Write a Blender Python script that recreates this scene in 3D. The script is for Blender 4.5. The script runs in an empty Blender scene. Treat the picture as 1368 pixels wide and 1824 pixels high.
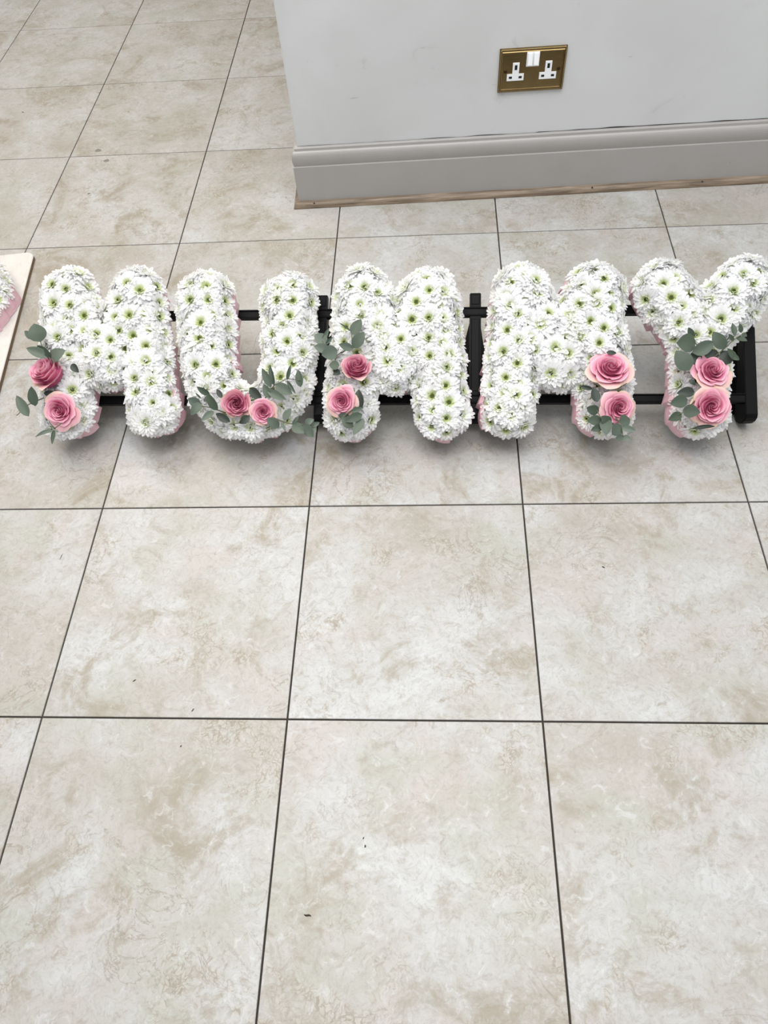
import bpy, bmesh, math, random
from mathutils import Vector, Matrix, noise
random.seed(7)
C = bpy.context.scene.collection
sc = bpy.context.scene

# ---------------------------------------------------------------- camera, world, lights, exposure
cam_d = bpy.data.cameras.new('camera')
cam = bpy.data.objects.new('camera', cam_d); C.objects.link(cam)
cam_d.sensor_fit = 'VERTICAL'; cam_d.sensor_height = 24.0
cam_d.lens = 24.0 * 1324.763 / 1824.0
cam_d.clip_start = 0.05; cam_d.clip_end = 100
CR = Vector((0.99779958, 0.02880809, -0.05971677))
CU = Vector((0.0094976, 0.82928188, 0.55874982))
CF = Vector((-0.06561855, 0.5580875, -0.8271835))
cm = Matrix.Identity(4)
for i in range(3):
    cm[i][0] = CR[i]; cm[i][1] = CU[i]; cm[i][2] = -CF[i]
cm[0][3], cm[1][3], cm[2][3] = 0.6472772, -0.3855799, 1.1696739
cam.matrix_world = cm
sc.camera = cam

world = bpy.data.worlds.new('World'); sc.world = world; world.use_nodes = True
bg = world.node_tree.nodes['Background']
bg.inputs[0].default_value = (0.98, 0.99, 1.0, 1); bg.inputs[1].default_value = 0.62

def area(name, loc, size, power, col=(1, 0.985, 0.96), aim=(0, 0, -1)):
    d = bpy.data.lights.new(name, 'AREA'); d.shape = 'RECTANGLE'; d.size, d.size_y = size
    d.energy = power; d.color = col
    o = bpy.data.objects.new(name, d); C.objects.link(o); o.location = loc
    o.rotation_euler = Vector(aim).to_track_quat('-Z', 'Y').to_euler()
    return o
# shop ceiling: one broad diffuser above the aisle, three recessed downlights whose soft glints lie on the tiles
area('ceiling_or_fill_light', (0.72, 0.70, 2.75), (3.4, 2.8), 91, (1, 1, 1))
area('ceiling_or_fill_light', (-0.8, 2.0, 2.75), (1.6, 1.6), 30, (1.0, 0.80, 0.54))  # added warm fill lamp, no known fixture, to brown the back-left floor
area('ceiling_downlight', (0.02, -0.02, 2.6), (0.22, 0.22), 5.5)
area('ceiling_downlight', (0.52, 0.37, 2.6), (0.22, 0.22), 6.0)
area('ceiling_downlight', (1.09, 0.02, 2.6), (0.22, 0.22), 5.5)

vs = sc.view_settings
vs.view_transform = 'Standard'; vs.look = 'None'; vs.gamma = 1.0; vs.use_curve_mapping = False
vs.exposure = 0.0
LETTERS = {
 'M1': dict(
  strokes=[[(-0.5148, 0.211), (-0.5064, -0.0341)], [(-0.3727, 0.2089), (-0.326, -0.0288)], [(-0.5148, 0.211), (-0.424, 0.063)], [(-0.3727, 0.2089), (-0.424, 0.063)]],
  eyes=[(-0.5359, 0.2222), (-0.4799, 0.2241), (-0.3533, 0.2049), (-0.3963, 0.187), (-0.3424, 0.1592), (-0.3719, 0.1554), (-0.4, 0.1515), (-0.4657, 0.1566), (-0.4981, 0.1484), (-0.52, 0.1316), (-0.4897, 0.1284), (-0.4594, 0.1224), (-0.5144, 0.1116), (-0.3309, 0.1274), (-0.3044, 0.1305), (-0.4073, 0.1048), (-0.4377, 0.1165), (-0.4311, 0.0769), (-0.4491, 0.0686), (-0.4054, 0.071), (-0.3362, 0.0929), (-0.2994, 0.0841), (-0.3527, 0.0594), (-0.3332, 0.0606), (-0.3222, 0.0369), (-0.4054, 0.0472), (-0.4459, 0.0391), (-0.4184, 0.0277), (-0.3847, 0.0275), (-0.3524, 0.0273), (-0.3199, 0.0188), (-0.3482, -0.0005), (-0.3933, 0.0067), (-0.315, -0.0227), (-0.283, -0.0256), (-0.3443, -0.0474), (-0.318, -0.0461), (-0.3003, -0.0407), (-0.3271, -0.0585), (-0.4821, 0.0057), (-0.4594, -0.0181), (-0.4609, -0.0403), (-0.4733, -0.0666), (-0.5284, -0.0665), (-0.5275, 0.1817), (-0.4927, 0.1755), (-0.3782, 0.2196), (-0.3024, 0.1757)],
  roses=[(-0.5141, 0.0266, 0.0406, -0.35, 0.5), (-0.4943, -0.0353, 0.0336, 0, -0.15)],
  sprigs=[([(-0.5156, 0.0558), (-0.5296, 0.0754), (-0.5449, 0.1147)], [(-0.5359, 0.0939, -0.5472, 0.1276, 0.0335, 1), (-0.5526, 0.1018, -0.5705, 0.1155, 0.0136, 0), (-0.5162, 0.0639, -0.5586, 0.0782, 0.0183, 0), (-0.5131, 0.0597, -0.5381, 0.0844, 0.0209, 1), (-0.5158, 0.057, -0.4819, 0.0747, 0.0249, 0), (-0.4748, 0.0511, -0.4598, 0.0344, 0.0131, 2)]), ([(-0.5263, -0.0162), (-0.5535, -0.0298), (-0.5743, -0.0532)], [(-0.5386, -0.0339, -0.543, 0.0019, 0.023, 1), (-0.5503, -0.0544, -0.5735, -0.0151, 0.0188, 0), (-0.527, -0.0065, -0.4961, -0.0094, 0.0118, 2)]), ([(-0.4868, -0.0656), (-0.4998, -0.0792)], [(-0.497, -0.0817, -0.5307, -0.0961, 0.0078, 0), (-0.497, -0.0817, -0.4937, -0.1115, 0.0073, 1)])]),
 'U': dict(
  strokes=[[(-0.2302, 0.1998), (-0.2191, 0.0706), (-0.1993, 0.0024), (-0.1643, -0.0292), (-0.127, -0.0383), (-0.0884, -0.0272), (-0.0619, 0.0131), (-0.0547, 0.0694), (-0.0573, 0.1949)]],
  eyes=[(-0.2514, 0.2159), (-0.2205, 0.2129), (-0.2489, 0.1858), (-0.2144, 0.1853), (-0.2069, 0.1541), (-0.2246, 0.137), (-0.2496, 0.1187), (-0.241, 0.0902), (-0.1808, 0.113), (-0.2056, 0.0924), (-0.2269, 0.1049), (-0.2333, 0.0546), (-0.1943, 0.0543), (-0.209, 0.0287), (-0.2105, 0.0068), (-0.1919, 0.2075), (-0.0734, 0.2044), (-0.0483, 0.2139), (-0.0449, 0.1816), (-0.0752, 0.1821), (-0.05, 0.1497), (-0.0639, 0.1302), (-0.0802, 0.1144), (-0.0308, 0.109), (-0.052, 0.097), (-0.072, 0.0813), (-0.0251, 0.0773), (-0.0424, 0.0556), (-0.0631, 0.0279), (-0.0625, -0.0299), (-0.1498, -0.0633), (-0.1209, -0.067), (-0.0971, -0.0646), (-0.0392, -0.0108)],
  roses=[(-0.1455, -0.0256, 0.0313, 0.1, 0.0), (-0.0923, -0.0419, 0.0252, 0.1, -0.1)],
  sprigs=[([(-0.1638, -0.0466), (-0.1927, -0.037), (-0.2143, -0.0345)], [(-0.1933, -0.0133, -0.2165, -0.0001, 0.012, 1), (-0.1919, -0.0169, -0.2053, -0.0263, 0.0111, 1), (-0.2103, -0.0334, -0.2346, -0.0215, 0.0189, 0), (-0.2093, -0.0287, -0.2285, -0.0528, 0.0166, 0), (-0.1778, -0.0435, -0.1945, -0.0133, 0.018, 1), (-0.1848, -0.0454, -0.2046, -0.0666, 0.012, 0), (-0.1729, -0.0169, -0.1836, 0.0003, 0.0097, 2), (-0.1545, -0.0643, -0.1831, -0.0473, 0.0143, 2), (-0.2109, -0.0196, -0.2221, -0.0089, 0.0037, 1)]), ([(-0.1282, -0.0466), (-0.1369, -0.0679), (-0.1534, -0.0702)], [(-0.1172, -0.0526, -0.1367, -0.0667, 0.0143, 2), (-0.1192, 0.0018, -0.0948, -0.022, 0.0173, 2)]), ([(-0.0913, -0.023), (-0.071, 0.0054), (-0.0454, 0.0171), (-0.0194, 0.0122)], [(-0.0772, -0.0201, -0.0899, 0.0064, 0.015, 1), (-0.0756, 0.0004, -0.092, 0.035, 0.0134, 1), (-0.0698, 0.004, -0.0781, 0.042, 0.0097, 1), (-0.0675, 0.0063, -0.0341, -0.0128, 0.0196, 0), (-0.0824, -0.0055, -0.0435, -0.0262, 0.0143, 0), (-0.0455, 0.0145, -0.0376, 0.0418, 0.0069, 1), (-0.0454, 0.0133, -0.0271, -0.0133, 0.0069, 1), (-0.0193, 0.0009, -0.0238, 0.0333, 0.0139, 1)]), ([(-0.0713, -0.0562), (-0.0429, -0.068), (0.0086, -0.0727)], [(-0.0578, -0.0773, -0.0806, -0.0597, 0.0189, 1), (-0.0502, -0.0621, -0.0352, -0.041, 0.0143, 0), (-0.0547, -0.0668, -0.0448, -0.0843, 0.0051, 0), (-0.0324, -0.0715, -0.0075, -0.089, 0.0189, 0), (-0.0115, -0.071, 0.0082, -0.0953, 0.0189, 0), (-0.0092, -0.0696, 0.0087, -0.0622, 0.012, 0), (0.0048, -0.0739, 0.019, -0.0673, 0.0083, 0), (0.0095, -0.0762, 0.0149, -0.0883, 0.0069, 0), (-0.0323, -0.0738, -0.0184, -0.0551, 0.0069, 0)])]),
 'M2': dict(
  strokes=[[(0.0888, 0.2019), (0.0695, -0.0375)], [(0.2199, 0.2), (0.247, -0.0357)], [(0.0888, 0.2019), (0.1562, 0.0565)], [(0.2199, 0.2), (0.1562, 0.0565)]],
  eyes=[(0.2154, 0.2194), (0.1884, 0.2112), (0.0961, 0.2041), (0.1189, 0.1927), (0.0873, 0.1687), (0.1217, 0.1694), (0.2462, 0.1932), (0.2215, 0.196), (0.2394, 0.1702), (0.1971, 0.1732), (0.128, 0.1474), (0.0901, 0.1479), (0.062, 0.1263), (0.1225, 0.1256), (0.1882, 0.1393), (0.2209, 0.1414), (0.2466, 0.141), (0.2514, 0.1205), (0.1346, 0.1048), (0.1676, 0.0997), (0.2213, 0.1027), (0.2459, 0.0917), (0.1397, 0.0831), (0.1866, 0.0778), (0.2588, 0.07), (0.224, 0.0667), (0.1436, 0.0578), (0.166, 0.0468), (0.1868, 0.0622), (0.2543, 0.045), (0.2371, 0.0332), (0.1441, 0.0242), (0.1675, 0.0181), (0.1093, 0.0713), (0.2535, 0.0093), (0.2294, -0.0095), (0.2595, -0.0226), (0.2319, -0.0367), (0.2551, -0.052), (0.0526, 0.1753), (0.0591, 0.0971), (0.0662, 0.2095), (0.0459, -0.0517), (0.0962, 0.0173), (0.1025, -0.066)],
  roses=[(0.0842, 0.0358, 0.0317, 0.05, 0.5), (0.0612, -0.022, 0.0285, -0.15, -0.1)],
  sprigs=[([(0.0565, 0.0688), (0.0772, 0.0829), (0.0742, 0.1164)], [(0.0763, 0.1015, 0.0931, 0.1316, 0.0203, 1), (0.0791, 0.0764, 0.0999, 0.1053, 0.0212, 1), (0.0792, 0.0736, 0.053, 0.0803, 0.0143, 0), (0.0743, 0.1079, 0.0513, 0.1245, 0.0035, 1)]), ([(0.0565, 0.0712), (0.0393, 0.0546), (0.0197, 0.0906)], [(0.0288, 0.0853, 0.0049, 0.1034, 0.0212, 0), (0.0205, 0.0913, 0.0335, 0.1127, 0.0074, 0), (0.0345, 0.0721, 0.0056, 0.0771, 0.0171, 0), (0.049, 0.072, 0.0201, 0.0615, 0.0259, 0), (0.0265, 0.0836, 0.0402, 0.0959, 0.006, 0), (0.0531, 0.0435, 0.0338, 0.0431, 0.0171, 1), (0.0535, 0.0281, 0.0405, 0.0376, 0.0115, 2)]), ([(0.0855, -0.0354), (0.0673, -0.0518), (0.0537, -0.0658)], [(0.0953, -0.039, 0.09, -0.0016, 0.0194, 2), (0.0794, -0.046, 0.0999, -0.039, 0.0097, 0), (0.0812, -0.0774, 0.0607, -0.0576, 0.0173, 1), (0.099, -0.0519, 0.0683, -0.0669, 0.0162, 1), (0.1015, -0.0595, 0.0831, -0.092, 0.0162, 0), (0.0518, -0.0506, 0.0796, -0.0588, 0.0125, 2)])]),
 'M3': dict(
  strokes=[[(0.3997, 0.2018), (0.3747, -0.0306)], [(0.537, 0.203), (0.5579, -0.0332)], [(0.3997, 0.2018), (0.4659, 0.0598)], [(0.5402, 0.203), (0.4659, 0.0598)]],
  eyes=[(0.3786, 0.2119), (0.4045, 0.2231), (0.37, 0.185), (0.4252, 0.1893), (0.3773, 0.1643), (0.3896, 0.1461), (0.3711, 0.117), (0.4115, 0.1318), (0.4322, 0.1265), (0.4457, 0.1467), (0.5119, 0.2046), (0.5364, 0.2311), (0.5508, 0.2155), (0.5334, 0.1838), (0.5054, 0.165), (0.562, 0.1579), (0.5368, 0.1646), (0.487, 0.1423), (0.4916, 0.1232), (0.5255, 0.133), (0.5482, 0.1175), (0.5047, 0.1041), (0.5394, 0.0886), (0.5721, 0.1122), (0.3907, 0.0951), (0.4102, 0.1), (0.3638, 0.075), (0.3894, 0.0723), (0.4235, 0.0808), (0.4586, 0.0805), (0.4827, 0.0715), (0.4512, 0.0604), (0.3881, 0.0508), (0.3674, 0.0245), (0.3382, 0.0209), (0.3893, 0.0118), (0.4522, 0.0352), (0.4859, 0.0338), (0.3674, -0.0057), (0.3856, -0.0108), (0.3565, -0.0332), (0.3758, -0.0469), (0.394, -0.0271), (0.3625, -0.0718), (0.3878, -0.0755), (0.4217, 0.2125), (0.5171, 0.0286), (0.5166, -0.015), (0.5185, -0.0497)],
  roses=[(0.5558, 0.0283, 0.04, 0.0, 0.55), (0.5688, -0.0332, 0.0308, 0.2, -0.15)],
  sprigs=[([(0.5528, 0.0016), (0.5715, -0.001), (0.5833, 0.0051)], [(0.5492, 0.0659, 0.5679, 0.0647, 0.0074, 2), (0.5236, -0.0026, 0.4997, 0.0029, 0.0079, 2), (0.5315, -0.0278, 0.5248, 0.0003, 0.0158, 2)]), ([(0.5543, -0.057), (0.5379, -0.0618), (0.5288, -0.0448)], [(0.5328, -0.0472, 0.5096, -0.0416, 0.0177, 1), (0.5368, -0.063, 0.5107, -0.0658, 0.0182, 1), (0.5534, -0.0714, 0.5346, -0.0581, 0.0177, 1), (0.545, -0.0605, 0.5434, -0.0931, 0.0207, 0), (0.539, -0.075, 0.5175, -0.0828, 0.0128, 1)]), ([(0.5636, -0.057), (0.5728, -0.0691), (0.5747, -0.0933)], [(0.5727, -0.0727, 0.555, -0.0907, 0.0227, 0), (0.5693, -0.0678, 0.5884, -0.0618, 0.0227, 1), (0.5738, -0.0775, 0.5972, -0.0828, 0.0113, 0), (0.5746, -0.0943, 0.5584, -0.0996, 0.0113, 0), (0.5735, -0.0943, 0.5877, -0.102, 0.0113, 0)])]),
 'Y': dict(
  strokes=[[(0.6672, 0.2065), (0.7341, 0.1067), (0.7303, -0.0336)], [(0.8214, 0.2129), (0.7341, 0.1067)]],
  eyes=[(0.6605, 0.2029), (0.681, 0.2139), (0.6727, 0.1755), (0.6923, 0.1584), (0.7099, 0.1424), (0.7464, 0.1722), (0.7856, 0.1851), (0.8065, 0.2185), (0.8216, 0.2014), (0.7846, 0.1526), (0.7631, 0.1339), (0.7342, 0.1477), (0.6884, 0.1282), (0.6559, 0.1353), (0.7173, 0.1044), (0.7425, 0.1086), (0.781, 0.1048), (0.6873, 0.036), (0.6867, 0.015), (0.6312, 0.1728), (0.7207, -0.08), (0.754, -0.067), (0.6897, -0.0757)],
  roses=[(0.7369, 0.0281, 0.0343, 0.1, 0.35), (0.7332, -0.0327, 0.0361, 0.05, -0.05)],
  sprigs=[([(0.72, 0.071), (0.7079, 0.0799), (0.7, 0.0931)], [(0.7083, 0.0804, 0.6716, 0.0775, 0.0318, 1), (0.7024, 0.0902, 0.6921, 0.1057, 0.0105, 1), (0.7006, 0.0619, 0.7391, 0.0801, 0.0237, 0), (0.6946, 0.0283, 0.6719, 0.0654, 0.0307, 1), (0.721, 0.0563, 0.6963, 0.0533, 0.0246, 2)]), ([(0.7401, 0.0534), (0.7548, 0.0664), (0.778, 0.0879), (0.7989, 0.0997)], [(0.7582, 0.0679, 0.7365, 0.0986, 0.0219, 1), (0.7517, 0.0582, 0.7232, 0.0628, 0.0184, 2), (0.7717, 0.044, 0.7551, 0.0669, 0.0241, 2), (0.7779, 0.0472, 0.7602, 0.0668, 0.011, 1), (0.7773, 0.0927, 0.7734, 0.1168, 0.0101, 1), (0.7883, 0.0981, 0.7826, 0.1123, 0.0079, 1), (0.7749, 0.083, 0.7616, 0.0929, 0.007, 1), (0.7803, 0.0905, 0.7946, 0.0795, 0.0092, 1), (0.7903, 0.098, 0.7983, 0.0914, 0.0079, 1), (0.771, 0.0559, 0.7819, 0.0461, 0.0088, 1)]), ([(0.7051, -0.0264), (0.6882, -0.0457), (0.6716, -0.0543)], [(0.706, -0.0084, 0.6742, -0.0115, 0.018, 2), (0.6912, -0.0255, 0.6583, -0.034, 0.0219, 1), (0.6804, -0.0517, 0.6535, -0.0651, 0.0158, 1), (0.6816, -0.0448, 0.7085, -0.0524, 0.0224, 1), (0.7021, -0.0769, 0.7408, -0.0731, 0.007, 2), (0.6963, 0.0132, 0.7084, 0.0045, 0.0088, 2)])]),
}
# ---------------------------------------------------------------- helpers
def lin(r, g, b):
    f = lambda c: (c/255/12.92) if c/255 <= 0.04045 else ((c/255+0.055)/1.055)**2.4
    return (f(r), f(g), f(b), 1.0)

def mesh_obj(name, verts, faces, mats, parent=None, smooth=True, midx=None, cols=None):
    me = make_mesh(name, verts, faces, mats, smooth, midx, cols)
    return link(name, me, parent)

def make_mesh(name, verts, faces, mats, smooth=True, midx=None, cols=None):
    me = bpy.data.meshes.new(name)
    me.from_pydata([tuple(v) for v in verts], [], faces)
    for m in (mats if isinstance(mats, (list, tuple)) else [mats]): me.materials.append(m)
    if smooth: me.polygons.foreach_set('use_smooth', [True]*len(me.polygons))
    if midx: me.polygons.foreach_set('material_index', midx)
    if cols:
        a = me.color_attributes.new('Col', 'FLOAT_COLOR', 'POINT')
        a.data.foreach_set('color', [x for c in cols for x in c])
    me.update()
    return me

def link(name, me, parent=None, mat=None):
    o = bpy.data.objects.new(name, me); C.objects.link(o)
    if parent is not None: o.parent = parent
    if mat is not None: o.matrix_local = mat
    return o

def from_bm(name, bm, mats, parent=None, smooth=False):
    me = bpy.data.meshes.new(name); bm.to_mesh(me); bm.free()
    for m in (mats if isinstance(mats, (list, tuple)) else [mats]): me.materials.append(m)
    if smooth: me.polygons.foreach_set('use_smooth', [True]*len(me.polygons))
    return link(name, me, parent)

def box_bm(bm, x0, x1, y0, y1, z0, z1, bev=0.0, seg=2):
    vs_ = [bm.verts.new(p) for p in ((x0,y0,z0),(x1,y0,z0),(x1,y1,z0),(x0,y1,z0),(x0,y0,z1),(x1,y0,z1),(x1,y1,z1),(x0,y1,z1))]
    fs = [bm.faces.new([vs_[i] for i in f]) for f in ((0,3,2,1),(4,5,6,7),(0,1,5,4),(1,2,6,5),(2,3,7,6),(3,0,4,7))]
    if bev:
        es = list({e for f in fs for e in f.edges})
        bmesh.ops.bevel(bm, geom=es, offset=bev, segments=seg, affect='EDGES', profile=0.5)

def box(name, b, mat, parent=None, bev=0.0, seg=2):
    bm = bmesh.new(); box_bm(bm, *b, bev=bev, seg=seg)
    return from_bm(name, bm, mat, parent)

def empty(name, mat=None, parent=None):
    o = bpy.data.objects.new(name, None); C.objects.link(o); o.empty_display_size = 0.05
    if parent is not None: o.parent = parent
    if mat is not None: o.matrix_local = mat
    return o

def tag(o, label=None, cat=None, group=None, kind=None):
    if label: o['label'] = label
    if cat: o['category'] = cat
    if group: o['group'] = group
    if kind: o['kind'] = kind
    return o

def frame(loc, x, y, z):
    m = Matrix.Identity(4)
    for i in range(3):
        m[i][0] = x[i]; m[i][1] = y[i]; m[i][2] = z[i]; m[i][3] = loc[i]
    return m

def axis_frame(loc, ax, spin=0.0, s=1.0):
    q = Vector(ax).normalized().to_track_quat('Z', 'Y')
    return Matrix.Translation(loc) @ q.to_matrix().to_4x4() @ Matrix.Rotation(spin, 4, 'Z') @ Matrix.Scale(s, 4)

def tube(pts, rad, n=6):
    pts = [Vector(p) for p in pts]; V, F = [], []
    for i, p in enumerate(pts):
        t = (pts[min(i+1, len(pts)-1)] - pts[max(i-1, 0)]).normalized()
        a = t.cross(Vector((0, 0, 1)))
        if a.length < 1e-4: a = Vector((1, 0, 0))
        a.normalize(); b = t.cross(a)
        r = rad[i] if isinstance(rad, (list, tuple)) else rad
        for k in range(n):
            an = 2*math.pi*k/n; V.append(p + a*math.cos(an)*r + b*math.sin(an)*r)
    for i in range(len(pts)-1):
        for k in range(n):
            F.append((i*n+k, i*n+(k+1) % n, (i+1)*n+(k+1) % n, (i+1)*n+k))
    F.append(tuple(range(n))[::-1]); F.append(tuple((len(pts)-1)*n+k for k in range(n)))
    return V, F

# ---------------------------------------------------------------- materials
class NT:
    def __init__(s, name):
        s.m = bpy.data.materials.new(name); s.m.use_nodes = True
        s.t = s.m.node_tree; s.b = s.t.nodes['Principled BSDF']
    def n(s, typ, ins=None, **kw):
        nd = s.t.nodes.new(typ)
        for k, v in kw.items(): setattr(nd, k, v)
        for k, v in (ins or {}).items(): s.set(nd.inputs[k], v)
        return nd
    def set(s, sock, v):
        if isinstance(v, bpy.types.NodeSocket): s.t.links.new(v, sock)
        else: sock.default_value = v
    def noise(s, vec, scale, detail=4, rough=0.55, dist=0.0):
        return s.n('ShaderNodeTexNoise', {'Vector': vec, 'Scale': scale, 'Detail': detail, 'Roughness': rough, 'Distortion': dist}).outputs['Fac']
    def ramp(s, fac, stops):
        nd = s.n('ShaderNodeValToRGB', {'Fac': fac}); cr = nd.color_ramp
        while len(cr.elements) < len(stops): cr.elements.new(0.5)
        for e, (p, c) in zip(cr.elements, stops):
            e.position = p; e.color = c if len(c) == 4 else (*c, 1)
        return nd.outputs['Color']
    def step(s, fac, a, b, lo=0.0, hi=1.0):
        nd = s.n('ShaderNodeMapRange', {0: fac, 1: a, 2: b, 3: lo, 4: hi}); nd.interpolation_type = 'SMOOTHSTEP'
        return nd.outputs[0]
    def mix(s, fac, a, b, mode='MIX'):
        nd = s.n('ShaderNodeMix', data_type='RGBA', blend_type=mode)
        s.set(nd.inputs['Factor'], fac); s.set(nd.inputs[6], a); s.set(nd.inputs[7], b)
        return nd.outputs[2]
    def math(s, op, a, b=0.0):
        nd = s.n('ShaderNodeMath', operation=op); s.set(nd.inputs[0], a); s.set(nd.inputs[1], b)
        return nd.outputs[0]
    def bump(s, h, strength, dist=0.002):
        nd = s.n('ShaderNodeBump', {'Height': h, 'Strength': strength, 'Distance': dist})
        s.set(s.b.inputs['Normal'], nd.outputs[0])
    def base(s, col, rough=0.5, **kw):
        s.set(s.b.inputs['Base Color'], col); s.set(s.b.inputs['Roughness'], rough)
        for k, v in kw.items(): s.set(s.b.inputs[k.replace('_', ' ')], v)
        return s
    def obj(s): return s.n('ShaderNodeTexCoord').outputs['Object']

def plain(name, col, rough=0.5, **kw):
    return NT(name).base(lin(*col), rough, **kw).m

def mat_tile():
    t = NT('travertine_tile')
    rnd = t.n('ShaderNodeObjectInfo').outputs['Random']
    off = t.n('ShaderNodeCombineXYZ', {0: t.math('MULTIPLY', rnd, 37.0), 1: t.math('MULTIPLY', rnd, 91.0), 2: t.math('MULTIPLY', rnd, 13.0)}).outputs[0]
    add = lambda a, b: t.n('ShaderNodeVectorMath', {0: a, 1: b}, operation='ADD').outputs[0]
    vec = add(t.obj(), off); vec2 = add(vec, (5.3, 2.1, 7.7)); vec3 = add(vec, (1.7, 8.4, 3.3))
    dv = t.n('ShaderNodeTexNoise', {'Vector': vec, 'Scale': 30.0, 'Detail': 4.0})
    warp = add(vec, t.n('ShaderNodeVectorMath', {0: dv.outputs['Color'], 1: (0.05, 0.05, 0.05)}, operation='MULTIPLY').outputs[0])
    cloud = t.noise(vec, 4.5, 8, 0.66, 0.4)
    blot = t.noise(vec2, 7.0, 9, 0.70, 0.7)
    tint = t.noise(vec2, 9.0, 3, 0.5, 0.2)
    tint2 = t.noise(vec3, 7.0, 3, 0.5, 0.2)
    patch = t.noise(vec3, 6.5, 8, 0.70, 0.5)
    mid = t.noise(warp, 46.0, 7, 0.72, 1.0)
    fine = t.noise(warp, 130.0, 5, 0.72, 0.6)
    col = t.ramp(cloud, [(0.32, lin(159, 154, 146)), (0.46, lin(170, 168, 164)), (0.60, lin(179, 180, 180)), (0.70, lin(187, 189, 190))])
    col = t.mix(t.step(tint, 0.52, 0.66, 0, 0.42), col, lin(176, 168, 165))
    col = t.mix(t.step(tint2, 0.52, 0.68, 0, 0.55), col, lin(159, 160, 148))
    # tan cloudy stains with crackled texture inside them
    col = t.mix(t.math('MULTIPLY', t.step(blot, 0.50, 0.68, 0, 0.90), t.step(mid, 0.25, 0.6, 0.45, 1.0)), col, lin(141, 132, 115))
    pm = t.step(patch, 0.53, 0.62)
    vor = t.n('ShaderNodeTexVoronoi', {'Vector': warp, 'Scale': 120.0}, feature='DISTANCE_TO_EDGE').outputs['Distance']
    lobes = t.step(vor, 0.0, 0.20)
    pc = t.mix(lobes, lin(128, 117, 99), lin(176, 172, 163))
    col = t.mix(t.math('MULTIPLY', pm, t.step(mid, 0.40, 0.60, 0.05, 0.72)), col, pc)
    # thin wandering veins
    vn = t.noise(vec2, 9.0, 8, 0.62, 1.2)
    ridge = t.math('ABSOLUTE', t.math('SUBTRACT', vn, 0.5))
    vm = t.math('MULTIPLY', t.step(ridge, 0.012, 0.0), t.step(t.noise(vec3, 4.2, 2), 0.48, 0.64))
    col = t.mix(t.math('MULTIPLY', vm, 0.6), col, lin(123, 113, 97))
    # fine mottling
    col = t.mix(t.step(mid, 0.52, 0.70, 0, 0.50), col, lin(144, 138, 125))
    col = t.mix(t.step(mid, 0.46, 0.30, 0, 0.55), col, lin(191, 193, 194))
    col = t.mix(t.step(fine, 0.45, 0.68, 0.0, 0.46), col, lin(142, 138, 130))
    col = t.mix(t.step(fine, 0.66, 0.76, 0.0, 0.5), col, lin(115, 108, 94))
    t.base(col, t.step(mid, 0.3, 0.7, 0.34, 0.46), Specular_IOR_Level=0.42)
    t.bump(t.mix(0.5, fine, mid), 0.12, 0.001)
    return t.m

def mat_wall():
    t = NT('white_wall_paint'); o = t.obj()
    big = t.noise(o, 3.0, 4, 0.5, 0.4); fine = t.noise(o, 260, 3, 0.6)
    smear = t.noise(o, 9.0, 5, 0.6, 1.4)
    col = t.mix(t.step(big, 0.35, 0.65), lin(198, 200, 200), lin(206, 208, 209))
    col = t.mix(t.step(smear, 0.63, 0.73, 0, 0.30), col, lin(168, 168, 166))
    st = t.n('ShaderNodeMapping', {'Vector': o, 'Rotation': (0, 0.5, 0), 'Scale': (14, 14, 75)}).outputs[0]
    scr = t.noise(st, 1.0, 2, 0.5, 0.3)
    col = t.mix(t.step(scr, 0.77, 0.81, 0, 0.4), col, lin(150, 150, 150))
    t.base(col, 0.55); t.bump(t.mix(0.6, fine, t.noise(o, 70, 3)), 0.16, 0.001)
    return t.m

def mat_skirting():
    t = NT('grey_gloss_skirting'); o = t.obj()
    n = t.noise(o, 18, 4, 0.6); sp = t.noise(o, 190, 2, 0.5)
    col = t.mix(n, lin(159, 156, 154), lin(166, 164, 162))
    col = t.mix(t.step(sp, 0.77, 0.80, 0, 0.9), col, lin(60, 52, 46))
    t.base(col, 0.36); t.bump(n, 0.1, 0.002)
    return t.m

def mat_bead():
    t = NT('oak_effect_bead'); o = t.obj()
    st = t.n('ShaderNodeMapping', {'Vector': o, 'Scale': (9, 160, 160)}).outputs[0]
    g = t.noise(st, 1.0, 5, 0.6, 0.6)
    col = t.ramp(g, [(0.32, lin(84, 71, 58)), (0.5, lin(122, 107, 90)), (0.7, lin(150, 134, 116))])
    t.base(col, 0.5); t.bump(g, 0.2, 0.001)
    return t.m

def mat_attr(name, rough, var=None, trans=0.0, spec=0.4, sheen=0.0):
    t = NT(name)
    c = t.n('ShaderNodeVertexColor', layer_name='Col').outputs['Color']
    if var:
        rnd = t.n('ShaderNodeObjectInfo').outputs['Random']
        c = t.mix(t.math('MULTIPLY', rnd, var[0]), c, var[1], 'MULTIPLY')
    t.base(c, rough, Specular_IOR_Level=spec)
    if trans:
        tr = t.n('ShaderNodeBsdfTranslucent', {'Color': c})
        mx = t.n('ShaderNodeMixShader', {0: trans})
        t.t.links.new(t.b.outputs[0], mx.inputs[1]); t.t.links.new(tr.outputs[0], mx.inputs[2])
        t.t.links.new(mx.outputs[0], t.t.nodes['Material Output'].inputs['Surface'])
    return t.m

def mat_leaf(name, c0, c1):
    t = NT(name); o = t.obj()
    rnd = t.n('ShaderNodeObjectInfo').outputs['Random']
    n = t.noise(o, 160, 4, 0.6)
    col = t.mix(rnd, lin(*c0), lin(*c1))
    col = t.mix(t.step(n, 0.4, 0.75, 0, 0.25), col, lin(104, 114, 104))
    t.base(col, 0.5, Specular_IOR_Level=0.45); t.bump(n, 0.2, 0.001)
    return t.m

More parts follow.
